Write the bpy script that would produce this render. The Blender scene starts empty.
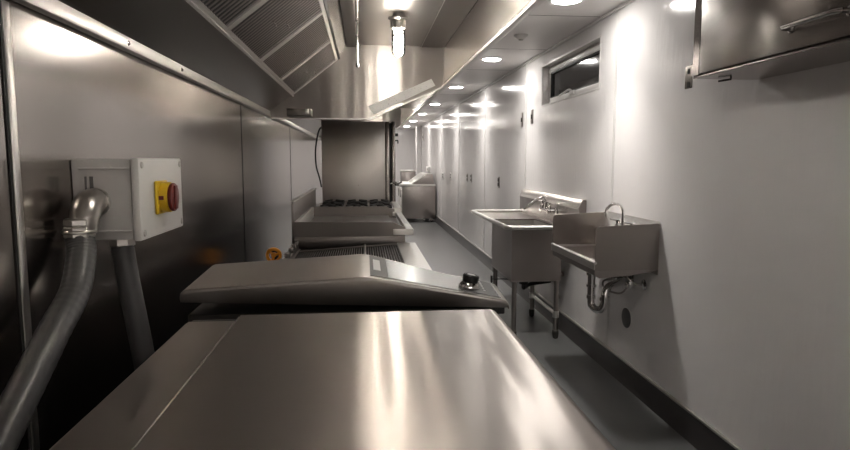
import bpy, bmesh, math, random
from mathutils import Vector, Matrix
random.seed(4)
S = bpy.context.scene
COL = S.collection
PI = math.pi

# ------------------------------------------------------------------ materials
def new_mat(name):
    m = bpy.data.materials.new(name); m.use_nodes = True
    nt = m.node_tree
    return m, nt, nt.nodes['Principled BSDF']

def plain(name, col, rough=.5, metal=0., **kw):
    m, nt, b = new_mat(name)
    b.inputs['Base Color'].default_value = (*col, 1)
    b.inputs['Roughness'].default_value = rough
    b.inputs['Metallic'].default_value = metal
    for k, v in kw.items():
        b.inputs[k.replace('_', ' ')].default_value = v
    return m

def steel(name, tangent, col=(.285, .258, .243), rough=.3, aniso=.75, wave=0.0, wave_scale=(1, 1, 1), grain=.35, rvar=.006):
    """brushed stainless: highlights stretch along the world direction `tangent`"""
    m, nt, b = new_mat(name)
    N, L = nt.nodes, nt.links
    b.inputs['Metallic'].default_value = 1
    b.inputs['Anisotropic'].default_value = aniso
    tv = N.new('ShaderNodeCombineXYZ')
    for i in range(3): tv.inputs[i].default_value = tangent[i]
    L.new(tv.outputs[0], b.inputs['Tangent'])
    tc = N.new('ShaderNodeTexCoord')
    mp = N.new('ShaderNodeMapping')
    # brushing lines run across the tangent: fine along it, long across it
    mp.inputs['Scale'].default_value = tuple(260 if abs(t) > .5 else 5 for t in tangent)
    L.new(tc.outputs['Object'], mp.inputs['Vector'])
    n = N.new('ShaderNodeTexNoise'); n.inputs['Scale'].default_value = 1; n.inputs['Detail'].default_value = 3
    L.new(mp.outputs[0], n.inputs['Vector'])
    r = N.new('ShaderNodeMapRange')
    r.inputs['To Min'].default_value = rough - rvar; r.inputs['To Max'].default_value = rough + rvar
    L.new(n.outputs['Fac'], r.inputs['Value']); L.new(r.outputs[0], b.inputs['Roughness'])
    c = N.new('ShaderNodeMixRGB')
    c.inputs[1].default_value = (*[x * (1 - grain * .06) for x in col], 1); c.inputs[2].default_value = (*[min(1, x * (1 + grain * .06)) for x in col], 1)
    L.new(n.outputs['Fac'], c.inputs[0]); L.new(c.outputs[0], b.inputs['Base Color'])
    if wave:
        m2 = N.new('ShaderNodeMapping'); m2.inputs['Scale'].default_value = wave_scale
        L.new(tc.outputs['Object'], m2.inputs['Vector'])
        n2 = N.new('ShaderNodeTexNoise'); n2.inputs['Scale'].default_value = 1; n2.inputs['Detail'].default_value = 1.5
        L.new(m2.outputs[0], n2.inputs['Vector'])
        bp = N.new('ShaderNodeBump'); bp.inputs['Strength'].default_value = 1; bp.inputs['Distance'].default_value = wave
        L.new(n2.outputs['Fac'], bp.inputs['Height']); L.new(bp.outputs[0], b.inputs['Normal'])
    return m

def emit(name, col, strength):
    m, nt, b = new_mat(name)
    b.inputs['Base Color'].default_value = (*col, 1)
    b.inputs['Emission Color'].default_value = (*col, 1)
    b.inputs['Emission Strength'].default_value = strength
    return m

def thin_glass(name):
    m = bpy.data.materials.new(name); m.use_nodes = True
    nt = m.node_tree; N, L = nt.nodes, nt.links
    N.clear()
    o = N.new('ShaderNodeOutputMaterial'); mx = N.new('ShaderNodeMixShader')
    t = N.new('ShaderNodeBsdfTransparent'); g = N.new('ShaderNodeBsdfGlossy'); f = N.new('ShaderNodeFresnel')
    t.inputs[0].default_value = (.96, .96, .95, 1); g.inputs['Roughness'].default_value = .03
    f.inputs['IOR'].default_value = 1.5
    L.new(f.outputs[0], mx.inputs[0]); L.new(t.outputs[0], mx.inputs[1]); L.new(g.outputs[0], mx.inputs[2])
    L.new(mx.outputs[0], o.inputs['Surface'])
    return m

def bumpy(name, col, rough, scale, dist, detail=2, var=0.0, coat=0.0, stretch=None):
    m, nt, b = new_mat(name); N, L = nt.nodes, nt.links
    b.inputs['Roughness'].default_value = rough
    b.inputs['Base Color'].default_value = (*col, 1)
    if coat: b.inputs['Coat Weight'].default_value = coat
    tc = N.new('ShaderNodeTexCoord')
    n = N.new('ShaderNodeTexNoise'); n.inputs['Scale'].default_value = scale; n.inputs['Detail'].default_value = detail
    if stretch:
        mp = N.new('ShaderNodeMapping'); mp.inputs['Scale'].default_value = stretch
        L.new(tc.outputs['Object'], mp.inputs['Vector']); L.new(mp.outputs[0], n.inputs['Vector'])
    else: L.new(tc.outputs['Object'], n.inputs['Vector'])
    bp = N.new('ShaderNodeBump'); bp.inputs['Strength'].default_value = 1; bp.inputs['Distance'].default_value = dist
    L.new(n.outputs['Fac'], bp.inputs['Height']); L.new(bp.outputs[0], b.inputs['Normal'])
    if var:
        n2 = N.new('ShaderNodeTexNoise'); n2.inputs['Scale'].default_value = 3; n2.inputs['Detail'].default_value = 6
        L.new(tc.outputs['Object'], n2.inputs['Vector'])
        c = N.new('ShaderNodeMixRGB')
        c.inputs[1].default_value = (*[x * (1 - var) for x in col], 1); c.inputs[2].default_value = (*[min(1, x * (1 + var)) for x in col], 1)
        L.new(n2.outputs['Fac'], c.inputs[0]); L.new(c.outputs[0], b.inputs['Base Color'])
    return m

STEEL_Y = steel('steel_stretch_along_room', (0, 1, 0), rough=.3)
STEEL_X = steel('steel_stretch_across_room', (1, 0, 0), rough=.36, aniso=.4)
STEEL_Z = steel('steel_stretch_upright', (0, 0, 1), rough=.26, aniso=.6, wave=.003, wave_scale=(5, 5, .5))
STEEL_TOP = steel('steel_worktop', (0, 1, 0), col=(.44, .40, .372), rough=.33, aniso=.8, wave=.008, wave_scale=(8, .5, .5), grain=.15, rvar=.003)
STEEL_WALL = steel('steel_wall_sheet', (0, 1, 0), col=(.39, .357, .338), rough=.19, aniso=0, wave=.003, wave_scale=(1, .8, 1.6))
STEEL_HOOD = steel('steel_hood_sheet', (0, 0, 1), col=(.27, .247, .226), rough=.3, aniso=.5, wave=.003, wave_scale=(2, 1, 2))
STEEL_SOFT = steel('steel_satin', (0, 0, 1), col=(.335, .303, .287), rough=.32, aniso=0)
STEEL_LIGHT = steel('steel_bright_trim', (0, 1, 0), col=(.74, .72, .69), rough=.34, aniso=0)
STEEL_GLINT = plain('steel_glint', (.80, .78, .75), .22, 1)  # pale base colour imitates lamp reflections on sink ledges and the worktop seam
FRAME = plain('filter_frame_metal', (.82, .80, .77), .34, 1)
CHROME = plain('chrome', (.75, .74, .73), .08, 1)
CAST = bumpy('cast_zinc', (.55, .53, .5), .3, 60, .0006); CAST.node_tree.nodes['Principled BSDF'].inputs['Metallic'].default_value = 1
BODYM = plain('darkened_galvanised_body', (.09, .08, .075), .55, .5)  # colour darkened to deepen the shade mirrored in the left wall
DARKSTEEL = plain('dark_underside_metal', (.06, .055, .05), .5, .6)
BLACK = plain('black_enamel', (.012, .011, .011), .4)
IRON = plain('cast_iron', (.03, .028, .027), .55, .3)
RUBBER = plain('black_rubber', (.015, .015, .015), .6)
FRP = bumpy('white_wall_panel', (.80, .775, .770), .13, 1, .0013, 1, .012, stretch=(14, 34, 6))
CEILM = bumpy('ceiling_panel', (.82, .79, .775), .45, 30, .0006, 2, .02)
FLOORM = bumpy('grey_resin_floor', (.10, .101, .101), .28, 120, .0006, 4, .10)
GREYPVC = plain('grey_base_moulding', (.035, .032, .032), .3)
CAP = plain('base_top_strip', (.5, .48, .46), .3, .7)
SEAMW = plain('white_joint_strip', (.66, .645, .63), .3)
SEAMD = plain('dark_joint', (.03, .028, .027), .6)
PLASTIC_GREY = plain('grey_enclosure_plastic', (.62, .60, .58), .45)
PLASTIC_LID = plain('pale_enclosure_lid', (.80, .785, .76), .4)
YELLOW = plain('yellow_plastic', (.80, .52, .02), .4)
RED = plain('red_plastic', (.16, .012, .008), .35)
ORANGE = plain('orange_plastic', (.85, .32, .02), .4)
CONDUIT = plain('grey_conduit_jacket', (.085, .082, .082), .38)
WHITEP = plain('white_plastic', (.74, .72, .70), .35)
PAPER = None
GLASS = thin_glass('clear_glass')
DISPLAY = plain('dark_display_glass', (.03, .03, .03), .08)
PANELGLASS = plain('grey_control_foil', (.30, .30, .29), .2, .5)
ICON = plain('pale_print', (.6, .6, .58), .5)
PORCEL = plain('white_cutting_board', (.78, .76, .73), .5)
LIGHT_E = emit('recessed_light_lens', (1, .965, .91), 15)
BULB_E = emit('lamp_tube', (1, .95, .88), 14)
DARKHOLE = plain('dark_opening', (.02, .018, .016), .7)

def label_mat():
    m, nt, b = new_mat('printed_label'); N, L = nt.nodes, nt.links
    tc = N.new('ShaderNodeTexCoord'); mp = N.new('ShaderNodeMapping')
    mp.inputs['Scale'].default_value = (60, 1, 140)
    L.new(tc.outputs['Object'], mp.inputs['Vector'])
    n = N.new('ShaderNodeTexNoise'); n.inputs['Scale'].default_value = 1; n.inputs['Detail'].default_value = 2
    L.new(mp.outputs[0], n.inputs['Vector'])
    r = N.new('ShaderNodeValToRGB'); r.color_ramp.elements[0].position = .30; r.color_ramp.elements[1].position = .38
    r.color_ramp.elements[0].color = (.42, .41, .39, 1); r.color_ramp.elements[1].color = (.95, .94, .92, 1)
    L.new(n.outputs['Fac'], r.inputs[0]); L.new(r.outputs[0], b.inputs['Base Color'])
    b.inputs['Roughness'].default_value = .5
    return m
PAPER = label_mat()

# ------------------------------------------------------------------ mesh helpers
def BM(): return bmesh.new()

def add_box(bm, x0, x1, y0, y1, z0, z1, bev=0., seg=2):
    b2 = bmesh.new()
    r = bmesh.ops.create_cube(b2, size=1)
    for v in b2.verts:
        v.co = Vector((x0 + (v.co.x + .5) * (x1 - x0), y0 + (v.co.y + .5) * (y1 - y0), z0 + (v.co.z + .5) * (z1 - z0)))
    if bev > 0:
        bmesh.ops.bevel(b2, geom=list(b2.edges), offset=bev, segments=seg, profile=.5, affect='EDGES', clamp_overlap=True)
    merge(bm, b2)

def merge(bm, b2, mat=None):
    if mat is not None: bmesh.ops.transform(b2, matrix=mat, verts=b2.verts)
    me = bpy.data.meshes.new('tmp'); b2.to_mesh(me); b2.free()
    bm.from_mesh(me); bpy.data.meshes.remove(me)

def add_prism(bm, poly, axis, a, b, bev=0., seg=2):
    """polygon in the two other axes, extruded from a to b along axis"""
    def P(p, t):
        if axis == 'Y': return (p[0], t, p[1])
        if axis == 'X': return (t, p[0], p[1])
        return (p[0], p[1], t)
    b2 = bmesh.new()
    va = [b2.verts.new(P(p, a)) for p in poly]; vb = [b2.verts.new(P(p, b)) for p in poly]
    b2.faces.new(va); b2.faces.new(list(reversed(vb)))
    n = len(poly)
    for i in range(n):
        b2.faces.new((va[i], vb[i], vb[(i + 1) % n], va[(i + 1) % n]))
    bmesh.ops.recalc_face_normals(b2, faces=b2.faces)
    if bev: bmesh.ops.bevel(b2, geom=list(b2.edges), offset=bev, segments=seg, profile=.5, affect='EDGES', clamp_overlap=True)
    merge(bm, b2)

def add_cyl(bm, c, r, h, axis='Z', n=24, r2=None, bev=0.):
    b2 = bmesh.new()
    bmesh.ops.create_cone(b2, cap_ends=True, cap_tris=False, segments=n, radius1=r, radius2=r if r2 is None else r2, depth=h)
    if bev:
        es = [e for e in b2.edges if abs(abs((e.verts[0].co.z + e.verts[1].co.z) / 2) - h / 2) < 1e-5]
        bmesh.ops.bevel(b2, geom=es, offset=bev, segments=2, profile=.5, affect='EDGES')
    M = Matrix.Translation(c)
    if isinstance(axis, str):
        if axis == 'X': M = M @ Matrix.Rotation(PI / 2, 4, 'Y')
        if axis == 'Y': M = M @ Matrix.Rotation(-PI / 2, 4, 'X')
    else:
        M = M @ Vector((0, 0, 1)).rotation_difference(Vector(axis)).to_matrix().to_4x4()
    merge(bm, b2, M)

def add_lathe(bm, prof, c, n=28, axis='Z', cap=True):
    b2 = bmesh.new(); rings = []
    for r, z in prof:
        rings.append([b2.verts.new((max(r, 1e-4) * math.cos(2 * PI * i / n), max(r, 1e-4) * math.sin(2 * PI * i / n), z)) for i in range(n)])
    for A, B in zip(rings, rings[1:]):
        for i in range(n): b2.faces.new((A[i], A[(i + 1) % n], B[(i + 1) % n], B[i]))
    if cap:
        b2.faces.new(rings[0]); b2.faces.new(rings[-1])
    bmesh.ops.recalc_face_normals(b2, faces=b2.faces)
    M = Matrix.Translation(c)
    if isinstance(axis, str):
        if axis == 'X': M = M @ Matrix.Rotation(PI / 2, 4, 'Y')
        if axis == 'Y': M = M @ Matrix.Rotation(-PI / 2, 4, 'X')
    else:
        M = M @ Vector((0, 0, 1)).rotation_difference(Vector(axis)).to_matrix().to_4x4()
    merge(bm, b2, M)

def smooth_path(pts, per=8):
    P = [Vector(p) for p in pts]
    if len(P) < 3: return P
    Q = [2 * P[0] - P[1]] + P + [2 * P[-1] - P[-2]]
    out = []
    for i in range(1, len(Q) - 2):
        p0, p1, p2, p3 = Q[i - 1:i + 3]
        for k in range(per):
            t = k / per
            out.append(.5 * ((2 * p1) + (-p0 + p2) * t + (2 * p0 - 5 * p1 + 4 * p2 - p3) * t * t + (-p0 + 3 * p1 - 3 * p2 + p3) * t ** 3))
    out.append(P[-1]); return out

def add_tube(bm, pts, r, n=12, smooth=True, per=8, rfun=None):
    P = smooth_path(pts, per) if smooth else [Vector(p) for p in pts]
    b2 = bmesh.new(); rings = []
    t0 = (P[1] - P[0]).normalized()
    ref = Vector((0, 0, 1)) if abs(t0.z) < .9 else Vector((1, 0, 0))
    nrm = (ref - t0 * ref.dot(t0)).normalized()
    for i, p in enumerate(P):
        t = (P[min(i + 1, len(P) - 1)] - P[max(i - 1, 0)]).normalized()
        nrm = (nrm - t * nrm.dot(t)).normalized(); bn = t.cross(nrm)
        rr = rfun(i, len(P)) if rfun else r
        rings.append([b2.verts.new(p + rr * (math.cos(2 * PI * k / n) * nrm + math.sin(2 * PI * k / n) * bn)) for k in range(n)])
    for A, B in zip(rings, rings[1:]):
        for k in range(n): b2.faces.new((A[k], A[(k + 1) % n], B[(k + 1) % n], B[k]))
    b2.faces.new(rings[0]); b2.faces.new(rings[-1])
    bmesh.ops.recalc_face_normals(b2, faces=b2.faces)
    merge(bm, b2)

WORIG = {}
def obj(name, bm, m, parent=None, base=None, sm=True, label=None):
    """link a bmesh drawn in room coordinates as one object under its thing"""
    if parent is not None: o0 = WORIG[parent.name]
    elif base is not None: o0 = Vector(base)
    else:
        xs = [v.co for v in bm.verts]
        o0 = Vector(((min(c.x for c in xs) + max(c.x for c in xs)) / 2, (min(c.y for c in xs) + max(c.y for c in xs)) / 2, min(c.z for c in xs)))
    for v in bm.verts: v.co -= o0
    me = bpy.data.meshes.new(name); bm.to_mesh(me); bm.free()
    me.materials.append(m)
    if sm:
        me.shade_smooth()
        try: me.set_sharp_from_angle(angle=math.radians(32))
        except Exception: pass
    o = bpy.data.objects.new(name, me); COL.objects.link(o)
    if parent is not None: o.parent = parent
    else: o.location = o0
    WORIG[o.name] = o0
    if label: o['label'] = label
    return o

def thing(name, loc, label, cat, group=None):
    o = bpy.data.objects.new(name, None); COL.objects.link(o)
    o.location = loc; o.empty_display_size = .05
    WORIG[o.name] = Vector(loc)
    o['label'] = label; o['category'] = cat
    if group: o['group'] = group
    return o

def tag(o, label, cat, group=None):
    o['label'] = label; o['category'] = cat
    if group: o['group'] = group
    return o

def struct(name, bm, m, parent=None, label=None, cat=None, sm=True):
    o = obj(name, bm, m, parent, base=None if parent else (0, 0, 0), sm=sm)
    if parent is None:
        o['kind'] = 'structure'
        if label: o['label'] = label
        if cat: o['category'] = cat
    return o

def dup(root, loc, label=None):
    r = root.copy(); COL.objects.link(r); r.location = loc
    if label: r['label'] = label
    for ch in list(root.children):
        c = ch.copy(); COL.objects.link(c); c.parent = r
        for g in list(ch.children):
            d = g.copy(); COL.objects.link(d); d.parent = c
    return r

def bx(x0, x1, y0, y1, z0, z1, bev=0., seg=2):
    bm = BM(); add_box(bm, x0, x1, y0, y1, z0, z1, bev, seg); return bm

# ------------------------------------------------------------------ room
XL, XR, YB, YF, H = -.80, 1.58, -1.6, 19.0, 2.30
HOODX = .69
struct('floor', bx(XL - .1, XR + .1, YB - .1, YF + .1, -.1, 0), FLOORM, label='grey resin floor running the length of the galley', cat='floor')

bm = BM()                                                     # ceiling: panels over the aisle, full width past the hoods
y = -1.6; 
joints = [-1.6, -.93, .38, 1.6, 2.82, 4.04, 5.26, 6.48, 7.70, 8.92, 10.14, 11.36, 12.58, 13.8, 15.02, 16.24, 17.46, 19.0]
for a, b in zip(joints, joints[1:]):
    add_box(bm, HOODX + .012, XR, a + .004, b - .004, H, H + .03, .0015, 1)
    if a >= 11.3 or b < -.8: add_box(bm, XL, HOODX + .01, a + .004, b - .004, H, H + .03, .0015, 1)
add_box(bm, XL - .1, XR + .1, YB - .1, YF + .1, 2.42, 2.5)
cl = struct('ceiling', bm, CEILM, label='pale panelled ceiling above the aisle', cat='ceiling')
bm = BM()
for a in joints[1:-1]: add_box(bm, HOODX + .012, XR - .023, a - .0035, a + .0035, H - .0008, H + .004)
struct('ceiling_joints', bm, plain('grey_joint', (.16, .15, .145), .6), cl)

# right wall with the window opening
WY0, WY1, WZ0, WZ1 = 4.07, 5.41, 1.845, 2.175
bm = BM()
for a in ((YB - .1, WY0, 0, 2.42), (WY1, YF, 0, 2.42), (WY0, WY1, 0, WZ0), (WY0, WY1, WZ1, 2.42)):
    add_box(bm, XR, XR + .12, a[0], a[1], a[2], a[3])
struct('wall_right', bm, FRP, label='glossy white panelled wall on the right', cat='wall', sm=False)
STEELLEN = 12.5
bm = bx(XL - .06, XL, YB, STEELLEN, 0, 2.42)
struct('wall_left', bm, STEEL_WALL, label='stainless steel sheeted wall behind the cooking line', cat='wall', sm=False)
struct('wall_left_white', bx(XL - .06, XL, STEELLEN + .001, YF, 0, 2.42), FRP, label='white panelled wall beyond the steel sheeting', cat='wall', sm=False)
struct('wall_far', bx(XL, XR, YF, YF + .1, 0, 2.42), FRP, label='white end wall far down the aisle', cat='wall', sm=False)
struct('wall_back', bx(XL - .06, XR, YB - .1, YB, 0, 2.42), FRP, label='white wall behind the camera', cat='wall', sm=False)

# baseboard
bm = BM()
add_prism(bm, [(XR - .001, .132), (XR - .012, .132), (XR - .014, .03), (XR - .03, .001), (XR - .001, .001)], 'Y', YB + .01, YF - .01)
bb = struct('baseboard_right', bm, GREYPVC, label='dark grey cove base along the right wall', cat='baseboard')
struct('base_cap', bx(XR - .016, XR - .001, YB + .01, YF - .01, .132, .145, .002), CAP, bb)
# wall joints
k = 1
for yy in (3.80, 5.95, 8.0, 10.2, 12.6, 15.0):
    bm = BM(); add_box(bm, XR - .004, XR - .0005, yy - .018, yy + .018, .15, H - .002, .0015, 1)
    add_box(bm, XR - .007, XR - .003, yy - .006, yy + .006, .15, H - .002, .002, 1)
    struct('trim_%d' % k, bm, SEAMW, label='white joint strip on the right wall', cat='trim'); k += 1
bm = BM(); add_box(bm, XR - .022, XR - .0005, YB, YF, H - .02, H - .001, .004)
struct('trim_%d' % k, bm, SEAMW, label='slim moulding where right wall meets ceiling', cat='trim'); k += 1
bm = BM(); add_box(bm, XL + .0005, XL + .005, 1.49, 1.520, .02, 1.715, .001)
struct('trim_%d' % k, bm, STEEL_LIGHT, label='upright steel batten on the left wall', cat='trim'); k += 1
bm = BM(); add_box(bm, XL + .0005, XL + .003, 1.480, 1.489, .02, 1.715)
struct('trim_%d' % k, bm, SEAMD, label='dark joint beside the steel batten', cat='trim'); k += 1
for yy in (4.18, 6.87):
    bm = BM(); add_box(bm, XL + .0005, XL + .003, yy - .004, yy + .004, .02, 1.715)
    struct('trim_%d' % k, bm, SEAMD, label='dark joint between two left wall sheets', cat='trim'); k += 1
# a boxed white column at the far end of the right wall
struct('trim_%d' % k, bx(XR - .13, XR - .001, 17.0, 17.35, .15, H - .001, .004), FRP, label='boxed white column at the far end', cat='column'); k += 1

# window in the right wall
bm = BM()
t = .055; xw0, xw1 = XR + .055, XR + .1
for a in ((WY0, WY1, WZ0, WZ0 + t), (WY0, WY1, WZ1 - t, WZ1), (WY0, WY0 + t, WZ0 + t, WZ1 - t), (WY1 - t, WY1, WZ0 + t, WZ1 - t)):
    add_box(bm, xw0, xw1, a[0] + .001, a[1] - .001, a[2] + .001, a[3] - .001, .004)
win = struct('window_1', bm, WHITEP, label='slim white framed awning window high in the right wall', cat='window')
bm = BM()
t2 = .012
for a in ((WY0 - t2, WY1 + t2, WZ0 - t2, WZ0), (WY0 - t2, WY1 + t2, WZ1, WZ1 + t2), (WY0 - t2, WY0, WZ0, WZ1), (WY1, WY1 + t2, WZ0, WZ1)):
    add_box(bm, XR - .004, XR - .0003, a[0], a[1], a[2], a[3], .001, 1)
struct('window_surround', bm, WHITEP, win)
struct('pane', bx(XR + .075, XR + .08, WY0 + .05, WY1 - .05, WZ0 + .05, WZ1 - .05), DISPLAY, win)
bm = BM()
for a in ((WY0 + t, WY1 - t, WZ0 + t, WZ0 + t + .008), (WY0 + t, WY1 - t, WZ1 - t - .012, WZ1 - t), (WY1 - t - .012, WY1 - t, WZ0 + t, WZ1 - t)):
    add_box(bm, XR + .058, XR + .075, a[0], a[1], a[2], a[3])
struct('gasket', bm, RUBBER, win)
bm = BM()
add_tube(bm, [(XR + .05, 4.75, WZ0 + .045), (XR + .03, 4.78, WZ0 + .065), (XR + .025, 4.9, WZ0 + .05), (XR + .025, 5.0, WZ0 + .04)], .008)
add_box(bm, XR + .035, XR + .056, 4.70, 4.80, WZ0 + .025, WZ0 + .055, .006)
struct('crank_handle', bm, WHITEP, win)
bm = BM()
add_tube(bm, [(XR + .05, WY1 - .04, WZ0 + .03), (XR + .02, WY1 - .035, WZ0 + .05), (XR + .02, WY1 - .035, WZ0 + .13), (XR + .05, WY1 - .04, WZ0 + .15)], .007)
struct('latch', bm, WHITEP, win)

# ------------------------------------------------------------------ switch and outlet plates on the right wall
def plate(y, z, w, h, label, cat, m1=STEEL_SOFT, dark=True, pieces=1):
    t = thing('outlet_plate' if cat == 'outlet' else 'switch_plate', (XR, y, z - h / 2), label, cat)
    obj('cover', bx(XR - .008, XR - .0005, y - w / 2, y + w / 2, z - h / 2, z + h / 2, .002), m1, t)
    for i in range(pieces):
        zz = z + (i - (pieces - 1) / 2) * h * .42
        obj('socket' if cat == 'outlet' else 'toggle', bx(XR - .013, XR - .0075, y - w * .23, y + w * .23, zz - h * .15, zz + h * .15, .002), DARKHOLE, t)
plate(6.09, 1.76, .075, .14, 'dark steel switch plate high on wall, farther of the pair by the window', 'switch', STEEL_SOFT, pieces=1)
plate(5.72, 1.765, .075, .13, 'steel switch plate just beyond the window, nearer of the high pair', 'switch', STEEL_SOFT)
plate(7.13, 1.10, .08, .13, 'single outlet plate on the white wall beyond the tub sink', 'outlet', STEEL_SOFT, pieces=2)
plate(9.0, 1.095, .08, .13, 'nearer of two adjoining outlet plates midway along the wall', 'outlet', STEEL_SOFT, pieces=2)
plate(9.34, 1.09, .08, .13, 'farther of two adjoining outlet plates midway along the wall', 'outlet', STEEL_SOFT, pieces=2)
plate(11.16, 1.07, .12, .12, 'nearer of two square outlet plates by the prep table', 'outlet', WHITEP, pieces=2)
plate(12.3, 1.045, .16, .12, 'farther of two square outlet plates by the prep table', 'outlet', WHITEP, pieces=2)
plate(16.5, 1.97, .16, .20, 'dark control plate high on wall at the far end', 'switch', STEEL_SOFT)
# pipe escutcheon under the hand sink
bm = BM(); add_lathe(bm, [(.001, 0), (.062, 0), (.060, .006), (.03, .009), (.001, .009)], (XR + .001, 3.52, .405), 36, (-1, 0, 0))
tag(obj('round_cover', bm, plain('grey_disc', (.10, .095, .095), .4)), 'grey round cover disc on the wall below the hand sink', 'wall cover')

# ------------------------------------------------------------------ recessed ceiling lights
AREA_W = .55
def down_light(y):
    t = thing('recessed_light', (1.2, y, H - .006), 'x', 'ceiling light', 'recessed lights along the aisle ceiling')
    bm = BM()
    add_lathe(bm, [(.085, 0), (.10, -.001), (.102, .004), (.085, .008), (.08, .003)], (1.2, y, H - .0065), 40, cap=False)
    obj('trim_ring', bm, WHITEP, t)
    bm = BM(); add_lathe(bm, [(.001, -.012), (.04, -.011), (.066, -.008), (.080, -.003), (.082, 0), (.001, 0)], (1.2, y, H - .002), 40)
    obj('lens', bm, LIGHT_E, t)
    ld = bpy.data.lights.new('lamp', 'AREA'); ld.shape = 'DISK'; ld.size = .13; ld.energy = AREA_W; ld.spread = math.radians(85); ld.color = (1, .955, .90)
    lo = bpy.data.objects.new('lamp', ld); COL.objects.link(lo); lo.parent = t; lo.location = (0, 0, -.010)
    return t
dl = down_light(3.645)
dl['label'] = 'nearest round ceiling light, cut by the top edge of the picture'
LN = {-.85: 'unseen round ceiling light added behind the camera as fill', 5.79: 'second round ceiling light from the camera, beyond the smoke detector', 8.02: 'third round ceiling light from the camera', 10.45: 'fourth round ceiling light from the camera',
      12.7: 'fifth round ceiling light, above the prep table', 15.0: 'sixth round ceiling light, beyond the prep table', 17.3: 'farthest round ceiling light, by the end wall'}
for yy, lb in LN.items(): dup(dl, (1.2, yy, H - .006), lb)  # the one behind the camera is added fill for the near end

dup(dl, (.15, -1.26, H - .006), 'unseen fill light added on the ceiling behind the camera')  # added fill for faces turned towards the camera
for yy in (12.7, 15.0, 17.3):
    dup(dl, (.0, yy, H - .006), 'added recessed light, unseen beyond the tall oven, brightening the far end')  # unseen lights added to brighten the far end of the room
t = thing('smoke_detector', (1.19, 4.67, H), 'small round white detector on the ceiling between the two nearest lights', 'smoke detector')
bm = BM(); add_lathe(bm, [(.001, -.032), (.022, -.032), (.035, -.024), (.05, -.012), (.055, -.0005), (.001, -.0005)], (1.19, 4.67, H), 32)
obj('detector_body', bm, WHITEP, t)
bm = BM(); add_lathe(bm, [(.001, -.044), (.016, -.042), (.02, -.033), (.001, -.033)], (1.19, 4.67, H), 20)
obj('sensor_cap', bm, CAST, t)

# ------------------------------------------------------------------ exhaust hoods
HZ = 2.31
def hood(y0, y1, label, filters=True, diag=True):
    t = thing('exhaust_hood', (-.06, (y0 + y1) / 2, 1.70), label, 'hood')
    g = .003
    # back trough panel: from the wall trim up to the filter rail
    bm = BM(); add_prism(bm, [(XL + g, 1.765), (XL + .03, 1.765), (-.587, 1.897), (-.600, 1.915), (XL + g, 1.79)], 'Y', y0, y1)
    obj('back_panel', bm, STEEL_HOOD, t, sm=False)
    bm = BM(); add_box(bm, XL + g, XL + .032, y0, y1, 1.722, 1.764, .003)
    w = obj('wall_flange', bm, STEEL_LIGHT, t)
    if filters:
        for yy in (2.16, 2.76):
            bm = BM(); add_lathe(bm, [(.001, .006), (.005, .005), (.009, 0), (.001, 0)], (XL + .032, yy, 1.743), 14, (1, 0, 0))
            obj('bolt', bm, CHROME, w)
    # upper face above the filters and the flat top
    bm = BM(); add_prism(bm, [(-.206, 2.2), (-.13, HZ), (-.16, HZ + .004), (-.225, 2.215)], 'Y', y0, y1)
    obj('plenum_face', bm, STEEL_Z, t, sm=False)
    bm = BM(); add_box(bm, -.132, -.05, y0, y1, HZ - .02, HZ + .005, .002)
    obj('channel', bm, STEEL_HOOD, t)
    bm = BM(); add_box(bm, -.05, HOODX, y0, y1, HZ, HZ + .02)
    obj('top_panel', bm, STEEL_TOPP, t)
    bm = BM(); add_box(bm, .485, HOODX - .012, y0 + .001, y1 - .014, HZ - .010, HZ - .0005, .001, 1)
    obj('air_supply_strip', bm, STEEL_X, t)
    bm = BM(); add_box(bm, .482, .486, y0 + .001, y1 - .014, HZ - .016, HZ - .0105)
    obj('strip_edge', bm, STEEL_LIGHT, t)
    # front panel with folded lip
    bm = BM(); add_box(bm, HOODX - .01, HOODX, y0, y1, 1.985, HZ, .0015, 1)
    obj('front_panel', bm, STEEL_Z, t)
    bm = BM(); add_box(bm, HOODX - .03, HOODX + .006, y0, y1, 1.965, 1.985, .004)
    obj('front_lip', bm, STEEL_LIGHT, t)
    # end panels
    for ye in (y0, y1):
        bm = BM()
        if diag:
            poly = [(XL + .034, 1.705), (.054, 1.705), (HOODX - .011, 1.983), (HOODX - .011, HZ - .001), (-.045, HZ - .001), (-.13, HZ - .025), (-.206, 2.2), (-.587, 1.895), (XL + .034, 1.765)]
            poly = [(XL + .034, 1.705), (.054, 1.705), (HOODX - .011, 1.983), (HOODX - .011, HZ - .001), (XL + .034, HZ - .001)]
        else:
            poly = [(XL + .034, 1.76), (HOODX - .011, 1.985), (HOODX - .011, HZ - .001), (XL + .034, HZ - .001)]
        a = ye - .012 if ye == y1 else ye
        add_prism(bm, poly, 'Y', a, a + .012)
        obj('end_panel', bm, STEEL_END, t, sm=False)
        bm = BM(); add_prism(bm, [(XL + .034, 1.699), (.055, 1.699), (HOODX - .02, 1.972), (HOODX - .02, 1.982), (.052, 1.709), (XL + .034, 1.709)] if diag else [(XL + .034, 1.752), (HOODX - .02, 1.978), (HOODX - .02, 1.985), (XL + .034, 1.76)], 'Y', a - .012, a + .024)
        obj('end_flange', bm, STEEL_LIGHT, t)
    return t
STEEL_TOPP = steel('steel_hood_top', (0, 1, 0), col=(.46, .435, .41), rough=.36, aniso=.3)
STEEL_END = steel('steel_hood_end', (0, 0, 1), col=(.40, .37, .345), rough=.33, aniso=.8, wave=.009, wave_scale=(6, 6, .4))
h1 = hood(-.9, 5.262, 'long stainless canopy hood with sloped baffle filters above the cooking line')
h2 = hood(5.29, 11.3, 'second stainless canopy beyond the labelled hood, above the tall oven', filters=False)
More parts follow.
